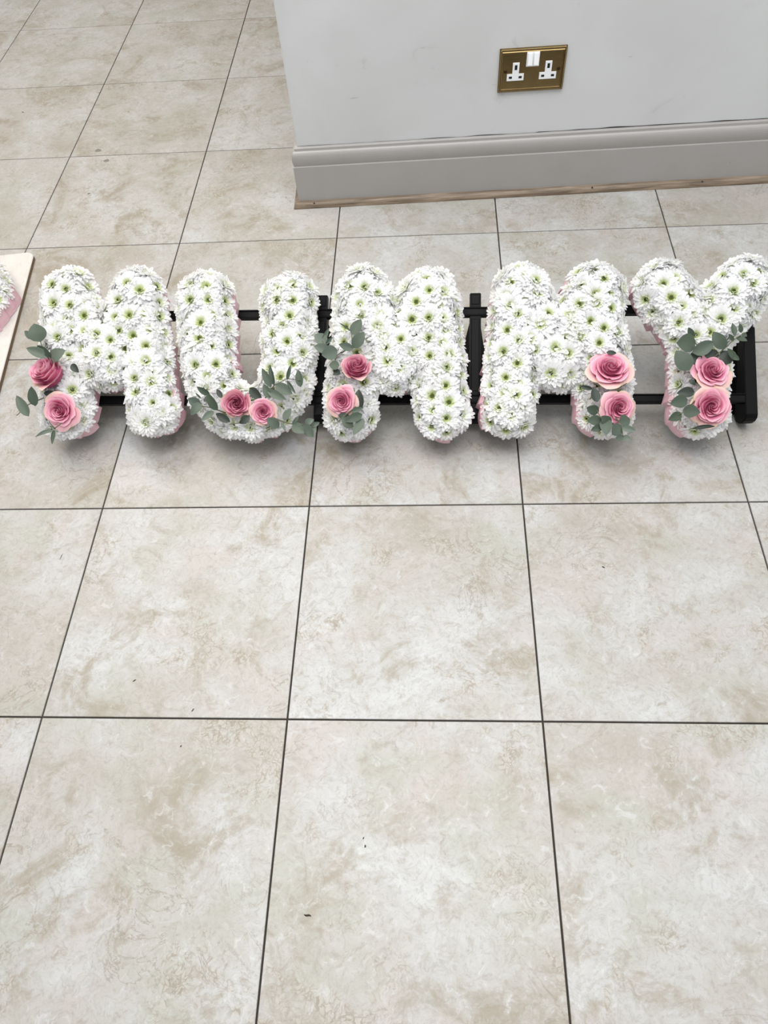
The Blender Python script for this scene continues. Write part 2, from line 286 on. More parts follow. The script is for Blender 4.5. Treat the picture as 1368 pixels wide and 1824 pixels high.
def mat_board():
    t = NT('white_painted_board'); o = t.obj()
    n = t.noise(o, 12, 6, 0.65, 0.5); s = t.noise(t.n('ShaderNodeMapping', {'Vector': o, 'Scale': (30, 5, 1)}).outputs[0], 1.0, 3, 0.5, 1.5)
    col = t.mix(t.step(n, 0.35, 0.7), lin(208, 207, 204), lin(200, 196, 190))
    col = t.mix(t.step(t.math('ABSOLUTE', t.math('SUBTRACT', s, 0.5)), 0.006, 0.0, 0, 0.35), col, lin(150, 145, 140))
    t.base(col, 0.45)
    return t.m

def mat_ribbon():
    t = NT('pink_satin_ribbon'); o = t.obj()
    n = t.noise(o, 60, 3, 0.5)
    t.base(t.mix(n, lin(214, 168, 180), lin(232, 196, 204)), 0.3, Specular_IOR_Level=0.6)
    t.bump(n, 0.25, 0.002)
    return t.m

def mat_brass():
    t = NT('antique_brass'); o = t.obj()
    st = t.n('ShaderNodeMapping', {'Vector': o, 'Scale': (30, 30, 400)}).outputs[0]
    n = t.noise(st, 1.0, 3, 0.5); b = t.noise(o, 40, 4, 0.6)
    col = t.mix(b, lin(128, 110, 76), lin(156, 136, 96))
    t.base(col, t.step(n, 0.3, 0.7, 0.18, 0.26), Metallic=1.0)
    return t.m

M = dict(
    tile=mat_tile(), wall=mat_wall(), skirt=mat_skirting(), bead=mat_bead(),
    subfloor=plain('dark_tile_joint', (52, 46, 40), 0.9),
    petal=mat_attr('white_petal', 0.6, (0.5, lin(252, 251, 249)), 0.5),
    rose=mat_attr('pink_rose_petal', 0.55, None, 0.18, 0.3),
    eye=mat_attr('lime_flower_eye', 0.7),
    leaf0=mat_leaf('eucalyptus_leaf_pale', (72, 86, 72), (92, 104, 92)),
    leaf1=mat_leaf('eucalyptus_leaf_mid', (50, 64, 49), (68, 82, 67)),
    leaf2=mat_leaf('eucalyptus_leaf_dark', (30, 40, 32), (42, 54, 44)),
    stem=plain('green_brown_stem', (88, 92, 66), 0.6),
    foam=plain('wet_floral_foam', (206, 208, 188), 0.95),
    tray=plain('white_plastic_tray', (225, 222, 220), 0.5),
    ribbon=mat_ribbon(), black=plain('black_plastic', (11, 11, 13), 0.45, Specular_IOR_Level=0.09),
    black_dull=plain('black_plastic_web', (7, 7, 8), 0.7, Specular_IOR_Level=0.08),
    board=mat_board(), board_edge=plain('raw_board_edge', (112, 92, 70), 0.8),
    brass=mat_brass(), brass_dark=NT('tarnished_brass').base(lin(84, 66, 40), 0.35, Metallic=1.0).m,
    white_plastic=plain('white_switch_plastic', (236, 238, 240), 0.3),
    hole=plain('black_slot', (10, 10, 10), 0.8),
    crack=plain('dark_caulk_crack', (58, 54, 50), 0.9),
    chip=plain('dry_brown_scrap', (46, 38, 28), 0.8), stone_spot=plain('grey_drip', (120, 116, 108), 0.6),
    scrap_green=plain('dark_green_scrap', (52, 54, 40), 0.8),
)

# ---------------------------------------------------------------- floor of individual tiles
T = 0.41; RS = 1.01993
row_off = {0: 0.0055, 1: 0.0011, 2: 0.0, 3: -0.019, 4: 0.0004, 5: 0.005, 6: 0.007}
col_off = {-2: -0.0012, -1: 0.0058, 0: 0.0017, 1: -0.0005, 2: -0.0074, 3: 0.0017}
gx = lambda c: (c + col_off.get(c, 0.0))*T
gy = lambda r: (r*RS + row_off.get(r, 0.0))*T
floor = box('floor', (gx(-6), gx(7), gy(-4), gy(11), -0.03, -0.0035), M['subfloor'])
tag(floor, kind='structure')
GAP = 0.0030
for c in range(-5, 6):
    for r in range(-3, 10):
        x0, x1, y0, y1 = gx(c)+GAP/2, gx(c+1)-GAP/2, gy(r)+GAP/2, gy(r+1)-GAP/2
        if y0 > 1.5 and x0 > 0.5: continue                   # under the solid wall
        hx, hy, b = (x1-x0)/2, (y1-y0)/2, 0.0006
        V = [(sx*(hx-i), sy*(hy-i), z) for i, z in ((0, -0.004), (0, -b), (b, 0)) for sx, sy in ((-1,-1),(1,-1),(1,1),(-1,1))]
        F = [(8, 9, 10, 11)] + [(l*4+k, l*4+(k+1) % 4, (l+1)*4+(k+1) % 4, (l+1)*4+k) for l in (0, 1) for k in range(4)]
        o = mesh_obj('tile', V, F, M['tile'], floor, smooth=False)
        o.location = ((x0+x1)/2, (y0+y1)/2, 0)

# ---------------------------------------------------------------- wall, skirting, bead
W0 = Vector((0.2876651, 1.37372896, 0)); WU = Vector((0.99952732, 0.03074312, 0)); WB = Vector((-WU.y, WU.x, 0))
WM = frame(W0, WU, WB, Vector((0, 0, 1)))     # x along the wall, y into the wall, z up; (0,0) = outer corner of the bead
def wobj(o): o.matrix_world = WM; return o
L = 3.2; DEEP = 1.9
bm = bmesh.new(); box_bm(bm, 0.029, L, 0.032, DEEP, 0.0, 2.75, bev=0.004, seg=3)
tag(wobj(from_bm('wall_back', bm, M['wall'])), kind='structure')

def sweep(profile, inset_left=True):
    # profile: list of (offset from bead front, z); swept along the front and mitred round the left end
    V, F = [], []
    for (o, z) in profile:
        V += [(L, o, z), (o, o, z), (o, DEEP, z)]
    for i in range(len(profile)-1):
        for k in range(2):
            F.append((i*3+k, (i+1)*3+k, (i+1)*3+k+1, i*3+k+1))
    return V, F
sk = [(0.014, 0.0), (0.014, 0.1075), (0.0145, 0.1083), (0.0168, 0.1092), (0.0166, 0.1105), (0.0152, 0.116), (0.0142, 0.122), (0.0138, 0.128), (0.0140, 0.133),
      (0.0147, 0.1375), (0.0160, 0.1412), (0.0178, 0.1440), (0.0200, 0.1457), (0.0222, 0.1462), (0.0224, 0.1470), (0.0228, 0.1522), (0.0235, 0.1530), (0.034, 0.1535)]
V, F = sweep(sk)
base = wobj(mesh_obj('baseboard_back', V, F, M['skirt'], smooth=False)); tag(base, kind='structure')
bd = [(0.0, 0.0), (0.0, 0.003)] + [(0.014-0.0135*math.cos(a), 0.003+0.0125*math.sin(a)) for a in [i/6*math.pi/2 for i in range(1, 7)]] + [(0.0145, 0.0155)]
V, F = sweep(bd)
tag(wobj(mesh_obj('trim_1', V, F, M['bead'], smooth=False)), kind='structure')
# uneven open caulk line along the top of the skirting, painted relief line along its groove
V, F = [], []
n = 150
for i in range(n+1):
    x = 0.03 + i/n*1.5
    w = 0.0004 + 0.0030*max(0.0, noise.noise(Vector((x*9, 3.1, 0)))) + (0.0014 if 0.62 < x < 1.4 else 0)*(0.5+noise.noise(Vector((x*14, 0, 2))))
    z = 0.1545 + 0.0006*noise.noise(Vector((x*22, 9, 0)))
    V += [(x, 0.0312, z-0.001), (x, 0.0312, z-0.001+max(w*1.3, 0.00002))]
for i in range(n): F.append((2*i, 2*i+2, 2*i+3, 2*i+1))
k = mesh_obj('caulk_crack', V, F, M['crack'], base)
# nail holes of the bead
for x, z in ((0.055, 0.0125), (0.78, 0.0135), (1.06, 0.013)):
    box('nail_hole', (x-0.0018, x+0.0018, 0.0035, 0.0065, z-0.002, z+0.001), M['crack'], base)

# ---------------------------------------------------------------- brass double socket
sock = empty('double_socket'); sock.matrix_world = WM @ Matrix.Translation((0.597, 0.032, 0.304))
tag(sock, 'antique brass double wall socket with rope edge and two white switches', 'socket')
SW, SH = 0.0755, 0.0475
def rect_ring(w, h, prof):
    V, F = [], []
    for (ins, y) in prof:
        V += [(-w+ins, y, -h+ins), (w-ins, y, -h+ins), (w-ins, y, h-ins), (-w+ins, y, h-ins)]
    for l in range(len(prof)-1):
        for k in range(4): F.append((l*4+k, l*4+(k+1) % 4, (l+1)*4+(k+1) % 4, (l+1)*4+k))
    F.append(tuple((len(prof)-1)*4+k for k in range(4)))
    return V, F
V, F = rect_ring(SW, SH, [(0, 0.0), (0, -0.0035), (0.0045, -0.0035), (0.005, -0.0065), (0.0062, -0.0078), (0.0078, -0.0075), (0.0085, -0.0062), (0.0095, -0.0062)])
mesh_obj('faceplate', V, F, M['brass'], sock, smooth=False)
# twisted rope border: one continuous twisted strand round the plate
pts = []
ww, hh = SW-0.0028, SH-0.0028
for (a, b) in (((-ww, -hh), (ww, -hh)), ((ww, -hh), (ww, hh)), ((ww, hh), (-ww, hh)), ((-ww, hh), (-ww, -hh))):
    m = int(math.hypot(b[0]-a[0], b[1]-a[1])/0.0005)
    for i in range(m): pts.append((a[0]+(b[0]-a[0])*i/m, a[1]+(b[1]-a[1])*i/m))
V, F = [], []; nn = len(pts)
for i, (x, z) in enumerate(pts):
    x2, z2 = pts[(i+1) % nn]; t = Vector((x2-x, 0, z2-z)).normalized(); s = Vector((0, -1, 0)); q = t.cross(s)
    for k in range(8):
        a = k*math.pi/4; r = 0.0024 + 0.0010*math.cos(2*a + i*1.0)
        V.append(Vector((x, -0.0042, z)) + s*math.sin(a)*r + q*math.cos(a)*r)
for i in range(nn):
    for k in range(8): F.append((i*8+k, i*8+(k+1) % 8, ((i+1) % nn)*8+(k+1) % 8, ((i+1) % nn)*8+k))
mesh_obj('rope_border', V, F, M['brass'], sock)
YF = -0.0062
for cx in (-0.037, 0.037):
    cz = -0.010
    outl = [(-0.0195, -0.0105), (0.0195, -0.0105), (0.0195, 0.0045), (0.0075, 0.0045), (0.0075, 0.0285), (-0.0075, 0.0285), (-0.0075, 0.0045), (-0.0195, 0.0045)]
    V = [(cx+x, YF, cz+z) for x, z in outl] + [(cx+x*0.985, YF-0.0016, cz+z*0.985) for x, z in outl]
    F = [tuple(range(8, 16))] + [(k, (k+1) % 8, 8+(k+1) % 8, 8+k) for k in range(8)]
    ins = mesh_obj('socket_insert', V, F, M['white_plastic'], sock, smooth=False); tag(ins, 'white plastic socket insert')
    for (hx, hz, w, h) in ((0, 0.0185, 0.0029, 0.0052), (-0.0112, -0.003, 0.0036, 0.0024), (0.0112, -0.003, 0.0036, 0.0024)):
        box('pin_hole', (cx+hx-w, cx+hx+w, YF-0.0019, YF-0.0014, cz+hz-h, cz+hz+h), M['hole'], ins)
sw0 = box('switch_surround', (-0.0145, 0.0145, YF-0.0025, YF, 0.009, 0.0405), M['white_plastic'], sock, bev=0.0008)
for cx in (-0.0069, 0.0069):
    V = [(cx-0.0056, YF-0.002, 0.0115), (cx+0.0056, YF-0.002, 0.0115), (cx+0.0056, YF-0.002, 0.039), (cx-0.0056, YF-0.002, 0.039),
         (cx-0.0050, YF-0.0090, 0.0145), (cx+0.0050, YF-0.0090, 0.0145), (cx+0.0050, YF-0.0045, 0.038), (cx-0.0050, YF-0.0045, 0.038)]
    rk = mesh_obj('switch_rocker', V, [(4, 5, 6, 7), (0, 1, 5, 4), (1, 2, 6, 5), (2, 3, 7, 6), (3, 0, 4, 7)], M['white_plastic'], sw0, smooth=False)
for cx in (-0.0605, 0.0605):
    bm = bmesh.new(); bmesh.ops.create_cone(bm, cap_ends=True, segments=14, radius1=0.0042, radius2=0.0034, depth=0.002,
        matrix=Matrix.Translation((cx, YF-0.001, 0.0)) @ Matrix.Rotation(math.pi/2, 4, 'X'))
    s = from_bm('screw', bm, M['brass_dark'], sock)
    box('screw_slot', (cx-0.003, cx+0.003, YF-0.0023, YF-0.0018, -0.0005, 0.0005), M['hole'], s)

# ---------------------------------------------------------------- rack frame coordinates
RA = Vector((0.42041851, 0.63245055, 0.065)); RU = Vector((0.99976949, -0.02147022, 0))
RV = Vector((0.01895708, 0.88274406, 0.46947157)); RN = Vector((-0.01007966, -0.46936334, 0.88294759))
RM = frame(RA, RU, RV, RN)                                   # u along the rails, v up the slope, n towards the viewer

rack = empty('display_rack', RM); tag(rack, 'black plastic letter rack of two rails and posts leaning behind the flowers', 'rack')
def rail(v):
    # shallow channel section with raised lips, swept along u
    prof = [(-0.009, -0.014), (0.009, -0.014), (0.009, -0.0005), (0.0075, 0.0), (0.0062, -0.0004), (0.0052, -0.0022), (-0.0052, -0.0022), (-0.0062, -0.0004), (-0.0075, 0.0), (-0.009, -0.0005)]
    u0, u1 = -0.545, 0.834
    V = [(u, v+a, b) for u in (u0, u1) for a, b in prof]; n = len(prof)
    F = [(k, (k+1) % n, n+(k+1) % n, n+k) for k in range(n)] + [tuple(range(n))[::-1], tuple(range(n, 2*n))]
    return mesh_obj('rail', V, F, M['black'], rack, smooth=False)
rail(0.002); rail(0.1815)
floor_n = lambda v: -(0.065 + v*0.46947)/0.88295
def post(u, w=0.0112, end=False):
    prof = [(-0.033, -0.052), (-0.0395, -0.040), (-0.042, -0.026), (-0.041, -0.012), (-0.037, -0.005), (-0.030, -0.0018),
            (0.2165, -0.0018), (0.2205, -0.0035), (0.222, -0.008), (0.222, -0.020), (0.2195, -0.0225), (0.18, -0.0225), (0.16, -0.024), (0.02, -0.045), (-0.02, -0.0575)]
    if end: prof = [(v, n+0.0022 if n > -0.01 else n) for v, n in prof]
    V = [(u+s*w, a, b) for s in (-1, 1) for a, b in prof]; n = len(prof)
    F = [(k, (k+1) % n, n+(k+1) % n, n+k) for k in range(n)] + [tuple(range(n))[::-1], tuple(range(n, 2*n))]
    bm = bmesh.new(); vv = [bm.verts.new(p) for p in V]
    for f in F: bm.faces.new([vv[i] for i in f])
    bmesh.ops.recalc_face_normals(bm, faces=bm.faces)
    bmesh.ops.bevel(bm, geom=[e for e in bm.edges if abs(e.verts[0].co.x-e.verts[1].co.x) < 1e-6], offset=0.0012, segments=2, affect='EDGES')
    po = from_bm('post', bm, M['black'], rack)
    # raised panel on the face, above and below the rails
    for v0, v1 in ((0.196, 0.216), (0.018, 0.166), (-0.030, -0.014)):
        d = 0.0022 if end else 0.0
        bm = bmesh.new(); box_bm(bm, u-w*0.72, u+w*0.72, v0, v1, -0.004+d, -0.0008+d, bev=0.0009, seg=1)
        if not end: from_bm('face_panel', bm, M['black'], po)
        else: bm.free()
    # foot: web flaring out behind the post down to the floor
    sec = []
    for v, nt, hw0, hw1 in ((0.168, -0.020, 0.010, 0.011), (0.150, -0.022, 0.010, 0.017), (0.128, -0.024, 0.010, 0.025), (0.105, -0.026, 0.010, 0.029), (0.06, -0.03, 0.010, 0.029), (0.02, -0.042, 0.010, 0.024), (-0.015, -0.055, 0.009, 0.014)):
        nb = max(floor_n(v)+0.0015, -0.020 - (0.172-v)*1.9)
        sec.append([(u-hw0, v, nt), (u+hw0, v, nt), (u+hw1, v, min(nt-0.012, nb)), (u+hw1*0.96, v, min(nt-0.013, nb)-0.0002), (u-hw1*0.96, v, min(nt-0.013, nb)-0.0002), (u-hw1, v, min(nt-0.012, nb))])
    V = [p for s in sec for p in s]; m = 6
    F = [(i*m+k, i*m+(k+1) % m, (i+1)*m+(k+1) % m, (i+1)*m+k) for i in range(len(sec)-1) for k in range(m)] + [tuple(range(m))[::-1], tuple((len(sec)-1)*m+k for k in range(m))]
    mesh_obj('foot_web', V, F, M['black_dull'], po, smooth=False)
post(-0.53, end=True); post(0.0005); post(0.3125); post(0.841, 0.0112, end=True)

# ---------------------------------------------------------------- flower meshes
WHITE = (0.95, 0.955, 0.965, 1); LIME = lin(190, 208, 84); CREAM = (0.78, 0.80, 0.66, 1)
def mixc(a, b, t): return tuple(a[i]+(b[i]-a[i])*t for i in range(4))
def petal_geo(V, F, K, az, e0, bend, Ln, w, cup, z0, r0, c_base, reach, tw=0.0):
    i0 = len(V); ns = 5
    p = Vector((r0, 0, z0)); e = e0
    for i in range(ns+1):
        t = i/ns
        wd = w*(0.42+0.58*math.sin(min(1.0, 0.12+t*1.0)*math.pi*0.62)) * (1.0 if t < 0.75 else (0.86 if t < 0.95 else 0.34))
        nrm = Vector((-math.sin(e), 0, math.cos(e)))
        for s in (-1, 0, 1):
            q = p + Vector((0, 1, 0))*s*wd*0.5 + nrm*(cup*wd*(abs(s))*0.5 + tw*s*wd)
            ca, sa = math.cos(az), math.sin(az)
            V.append((q.x*ca-q.y*sa, q.x*sa+q.y*ca, q.z))
            K.append(mixc(c_base, WHITE, min(1.0, t/reach)))
        p = p + Vector((math.cos(e), 0, math.sin(e)))*(Ln/ns); e += bend/ns
    for i in range(ns):
        for s in range(2):
            a = i0+i*3+s; F.append((a, a+1, a+4, a+3))
def bloom_mesh(seed, openness):
    rg = random.Random(seed); V, F, K = [], [], []
    layers = [(17, -0.14, -0.28, 0.0265, 0.0092, 0.0, WHITE, 0.2), (17, 0.10, -0.20, 0.0262, 0.0090, 0.0012, WHITE, 0.2),
              (17, 0.34, -0.12, 0.0242, 0.0086, 0.0020, mixc(WHITE, LIME, 0.35), 0.40), (15, 0.62, 0.04, 0.0205, 0.0074, 0.0024, mixc(WHITE, LIME, 0.9), 0.52),
              (12, 0.92, 0.22, 0.0150, 0.0058, 0.0024, LIME, 0.85), (9, 1.18, 0.30, 0.0092, 0.0040, 0.0022, LIME, 1.5)]
    for li, (n, e, bend, Ln, w, z0, cb, rc) in enumerate(layers):
        ph = rg.random()*6.28
        for k in range(n):
            az = ph + 2*math.pi*(k+rg.uniform(-0.28, 0.28))/n
            ee = e*(1.0-openness*0.35) + rg.uniform(-0.13, 0.13) if li > 1 else e + rg.uniform(-0.12, 0.12)
            petal_geo(V, F, K, az, ee, bend+rg.uniform(-0.25, 0.25), Ln*rg.uniform(0.86, 1.1), w*rg.uniform(0.9, 1.12), 0.45, z0, 0.0022+0.0004*(5-li), cb, rc, rg.uniform(-0.12, 0.12))
    return make_mesh('chrysanthemum', V, F, M['petal'], True, None, K)
BLOOMS = [bloom_mesh(10+i, o) for i, o in enumerate((1.0, 0.7, 0.9, 0.4, 0.8, 0.1, 0.6))]
def eye_mesh():
    rg = random.Random(5); V, F, K = [], [], []
    d0 = lin(108, 122, 36); d1 = lin(52, 60, 18)
    rings = [(0.0038, 0.0005), (0.0036, 0.0022), (0.0028, 0.0034), (0.0016, 0.0034), (0.0006, 0.0026)]; n = 9
    for i, (r, z) in enumerate(rings):
        for k in range(n):
            a = 2*math.pi*k/n + i*0.35; rr = r*(1+rg.uniform(-0.1, 0.1)); V.append((rr*math.cos(a), rr*math.sin(a), z+rg.uniform(-0.0004, 0.0005)))
            K.append(mixc(d0, d1, min(1, i/3)))
    for i in range(len(rings)-1):
        for k in range(n): F.append((i*n+k, i*n+(k+1) % n, (i+1)*n+(k+1) % n, (i+1)*n+k))
    F.append(tuple((len(rings)-1)*n+k for k in range(n)))
    return make_mesh('flower_eye', V, F, M['eye'], True, None, K)
EYE = eye_mesh()

def sm(a, b, x):
    x = max(0.0, min(1.0, (x-a)/(b-a))); return x*x*(3-2*x)
def rose_petals(seed, op=1.0):
    # whorls of overlapping petals: (count, mid radius, rim height, half width, outward roll)
    rg = random.Random(seed); out = []
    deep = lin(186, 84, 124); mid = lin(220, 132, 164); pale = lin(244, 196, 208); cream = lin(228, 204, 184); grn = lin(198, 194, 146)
    whorls = [(2, 0.07, 0.86, 2.2, 0.0), (3, 0.17, 0.90, 1.50, 0.03), (4, 0.29, 0.91, 1.15, 0.06), (4, 0.42, 0.88, 1.10, 0.09), (5, 0.56, 0.82, 0.92, 0.13), (5, 0.71, 0.70, 0.88, 0.20), (5, 0.84, 0.54, 0.80, 0.30)]
    for wi, (cnt, rho, h, A, roll) in enumerate(whorls):
        f = wi/(len(whorls)-1); ph = rg.uniform(0, 6.28)
        for k in range(cnt):
            V, F, K = [], [], []; nu, nv = 9, 9
            az = ph + 2*math.pi*k/cnt + rg.uniform(-0.18, 0.18); hh = h*rg.uniform(0.95, 1.05); rr0 = rho*(0.72+0.28*op)*rg.uniform(0.93, 1.07); rl = roll*op*rg.uniform(0.7, 1.3); hh *= 1.0+0.25*(1-op)*f+0.12*(1-op)
            tip = rg.uniform(0.04, 0.20)*f; crm = rg.choice((0.15, 0.4, 1.0, 1.0)); wob = rg.uniform(0, 6.28); side = 0.085 if wi else 0.04
            for j in range(nv+1):
                v = (j/nv)**0.8
                for i in range(nu):
                    w = -1+2*i/(nu-1)
                    ve = v*(1-0.16*abs(w)**2.5)
                    ang = az + A*w*(0.45+0.55*math.sin(min(1, ve*1.2)*math.pi/2))
                    belly = 0.30+0.70*math.sin(min(1.0, 0.08+ve*0.80)*math.pi/2)
                    r = rr0*belly + side*w*(0.2+0.8*ve) + rl*sm(0.60, 1.0, ve)
                    r += tip*(1-abs(w))**2*sm(0.7, 1, v) + 0.022*math.sin(w*4.5+wob)*sm(0.5, 1, ve)*(0.3+f)
                    z = hh*ve - 0.55*rl*sm(0.80, 1.0, ve) + 0.02*math.sin(w*3+wob)*f*ve
                    V.append((r*math.cos(ang), r*math.sin(ang), z))
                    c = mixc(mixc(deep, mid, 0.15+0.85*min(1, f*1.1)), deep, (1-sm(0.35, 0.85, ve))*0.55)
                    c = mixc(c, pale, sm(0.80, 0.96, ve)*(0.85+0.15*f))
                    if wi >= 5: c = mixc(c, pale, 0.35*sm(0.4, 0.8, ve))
                    if wi == 6: c = mixc(c, cream, (0.05+0.70*sm(0.55, 1.0, ve))*crm); c = mixc(c, grn, 0.65*crm*sm(0.75, 1.1, abs(w)*0.5+ve*0.6))
                    K.append(c)
            for j in range(nv):
                for i in range(nu-1):
                    a = j*nu+i; F.append((a, a+1, a+nu+1, a+nu))
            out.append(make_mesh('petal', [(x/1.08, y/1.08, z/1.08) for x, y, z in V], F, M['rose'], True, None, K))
    return out
ROSES = [rose_petals(3), rose_petals(8), rose_petals(21), rose_petals(33, 0.35)]

def rose_core():
    # closed filler below the whorls, deep pink painted in for shade between petals
    prof = [(0.05, 0.0), (0.30, 0.02), (0.52, 0.14), (0.56, 0.26), (0.40, 0.42), (0.18, 0.55), (0.04, 0.60)]; n = 16
    V = [(r*math.cos(2*math.pi*k/n), r*math.sin(2*math.pi*k/n), z) for r, z in prof for k in range(n)]
    F = [(i*n+k, i*n+(k+1) % n, (i+1)*n+(k+1) % n, (i+1)*n+k) for i in range(len(prof)-1) for k in range(n)]
    F += [tuple(range(n))[::-1], tuple((len(prof)-1)*n+k for k in range(n))]
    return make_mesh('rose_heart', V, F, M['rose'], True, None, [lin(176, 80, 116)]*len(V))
CORE = rose_core()

def leaf_mesh(seed, mat):
    # unit leaf along +x from the petiole (0) to the tip (1), width 1 (scaled per leaf)
    rg = random.Random(seed); V, F = [], []; nx = 8
    cu = rg.uniform(-0.08, 0.22); fold = rg.uniform(0.05, 0.18)
    for i in range(nx+1):
        t = i/nx
        w = math.sin(math.pi*min(1.0, t**0.82))**0.72*0.5 if 0 < t < 1 else (0.03 if t == 0 else 0.02)
        for s in (-1, -0.5, 0, 0.5, 1):
            V.append((t, s*w, cu*math.sin(t*math.pi)*0.5 + fold*abs(s)*w*2*0.5 + rg.uniform(-0.008, 0.008)))
    for i in range(nx):
        for s in range(4):
            a = i*5+s; F.append((a, a+1, a+6, a+5))
    return make_mesh('leaf', V, F, mat, True)
LEAVES = {d: [leaf_mesh(d*10+i, M['leaf%d' % d]) for i in range(4)] for d in (0, 1, 2)}

# ---------------------------------------------------------------- floral letters
def seg_d(p, a, b):
    ax, ay = a; bx, by = b; px, py = p; dx, dy = bx-ax, by-ay
    t = max(0, min(1, ((px-ax)*dx+(py-ay)*dy)/(dx*dx+dy*dy))); return math.hypot(px-ax-dx*t, py-ay-dy*t)
def make_dist(strokes, fr):
    segs = [(pa[i], pa[i+1]) for pa in strokes for i in range(len(pa)-1)]
    return lambda p: min(seg_d(p, a, b) for a, b in segs) - fr
def contours(dist, bb, h=0.004):
    x0, x1, y0, y1 = bb; nx, ny = int((x1-x0)/h)+1, int((y1-y0)/h)+1
    g = [[dist((x0+i*h, y0+j*h)) for i in range(nx)] for j in range(ny)]
    nxt = {}; pos = {}
    def ep(i, j, d):                                          # edge point; d=0 horizontal, 1 vertical
        k = (i, j, d)
        if k not in pos:
            a = g[j][i]; b = g[j][i+1] if d == 0 else g[j+1][i]; t = a/(a-b)
            pos[k] = (x0+(i+(t if d == 0 else 0))*h, y0+(j+(t if d == 1 else 0))*h)
        return k
    for j in range(ny-1):
        for i in range(nx-1):
            c = [g[j][i] < 0, g[j][i+1] < 0, g[j+1][i+1] < 0, g[j+1][i] < 0]
            ed = [(i, j, 0), (i+1, j, 1), (i, j+1, 0), (i, j, 1)]
            outs = [k for k in range(4) if c[k] and not c[(k+1) % 4]]
            ins = [k for k in range(4) if not c[k] and c[(k+1) % 4]]
            for a in outs:                                    # inside on the left: go from 'in' crossing to 'out' crossing
                b = next((k for k in [(a-1) % 4, (a-2) % 4, (a-3) % 4] if k in ins), None)
                if b is not None: nxt[ep(*ed[a])] = ep(*ed[b])
    loops = []; seen = set()
    for s in list(nxt):
        if s in seen: continue
        lp = []; k = s
        while k in nxt and k not in seen: seen.add(k); lp.append(pos[k]); k = nxt[k]
        if len(lp) > 12: loops.append(lp)
    return loops
def resample(lp, step):
    n = len(lp); ds = [math.dist(lp[i], lp[(i+1) % n]) for i in range(n)]; tot = sum(ds); m = max(6, round(tot/step)); out = []
    i = 0; acc = 0.0
    for k in range(m):
        t = k*tot/m
        while acc+ds[i] < t: acc += ds[i]; i += 1
        f = (t-acc)/ds[i] if ds[i] else 0
        a, b = lp[i], lp[(i+1) % n]; out.append((a[0]+(b[0]-a[0])*f, a[1]+(b[1]-a[1])*f))
    return out
def grad(dist, p, e=0.002):
    g = Vector((dist((p[0]+e, p[1]))-dist((p[0]-e, p[1])), dist((p[0], p[1]+e))-dist((p[0], p[1]-e))))
    return g.normalized() if g.length > 1e-6 else Vector((0, 0))

def add_bloom(root, loc, ax, s, rg):
    m = axis_frame(loc, ax, rg.uniform(0, 6.28), s)
    o = link('chrysanthemum', rg.choice(BLOOMS), root, m)
    link('flower_eye', EYE, o, Matrix.Translation((0, 0, 0.0022)) @ Matrix.Scale(rg.uniform(0.95, 1.35), 4))

def add_rose(root, u, v, R, tu, tv, idx, n0=0.078):
    rg = random.Random(idx*17+3)
    ax = Vector((tu, tv-0.2, 1.0)).normalized()
    c = Vector((u, v, n0))
    bud = (tv > 0.4 and tv != 0.55) or idx == 4
    e = link('rose', None, root, axis_frame(c, ax, rg.uniform(0, 6.28), R*(1.16 if bud else 1.0)))
    for k, me in enumerate(ROSES[3 if bud else idx % 3]):
        link('petal', me, e)
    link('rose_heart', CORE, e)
    return e

def add_leaf(par, a, b, w, dk, z0, z1, rg):
    A = Vector((a[0], a[1], z0)); B = Vector((b[0], b[1], z1)); d = B-A; L_ = d.length; x = d/L_
    up = Vector((rg.uniform(-0.35, 0.35), rg.uniform(-0.45, 0.1), 1)); y = up.cross(x).normalized(); z = x.cross(y)
    m = frame(A, x*L_, y*w*1.08, z*L_)
    return link('leaf', rg.choice(LEAVES[dk]), par, m)

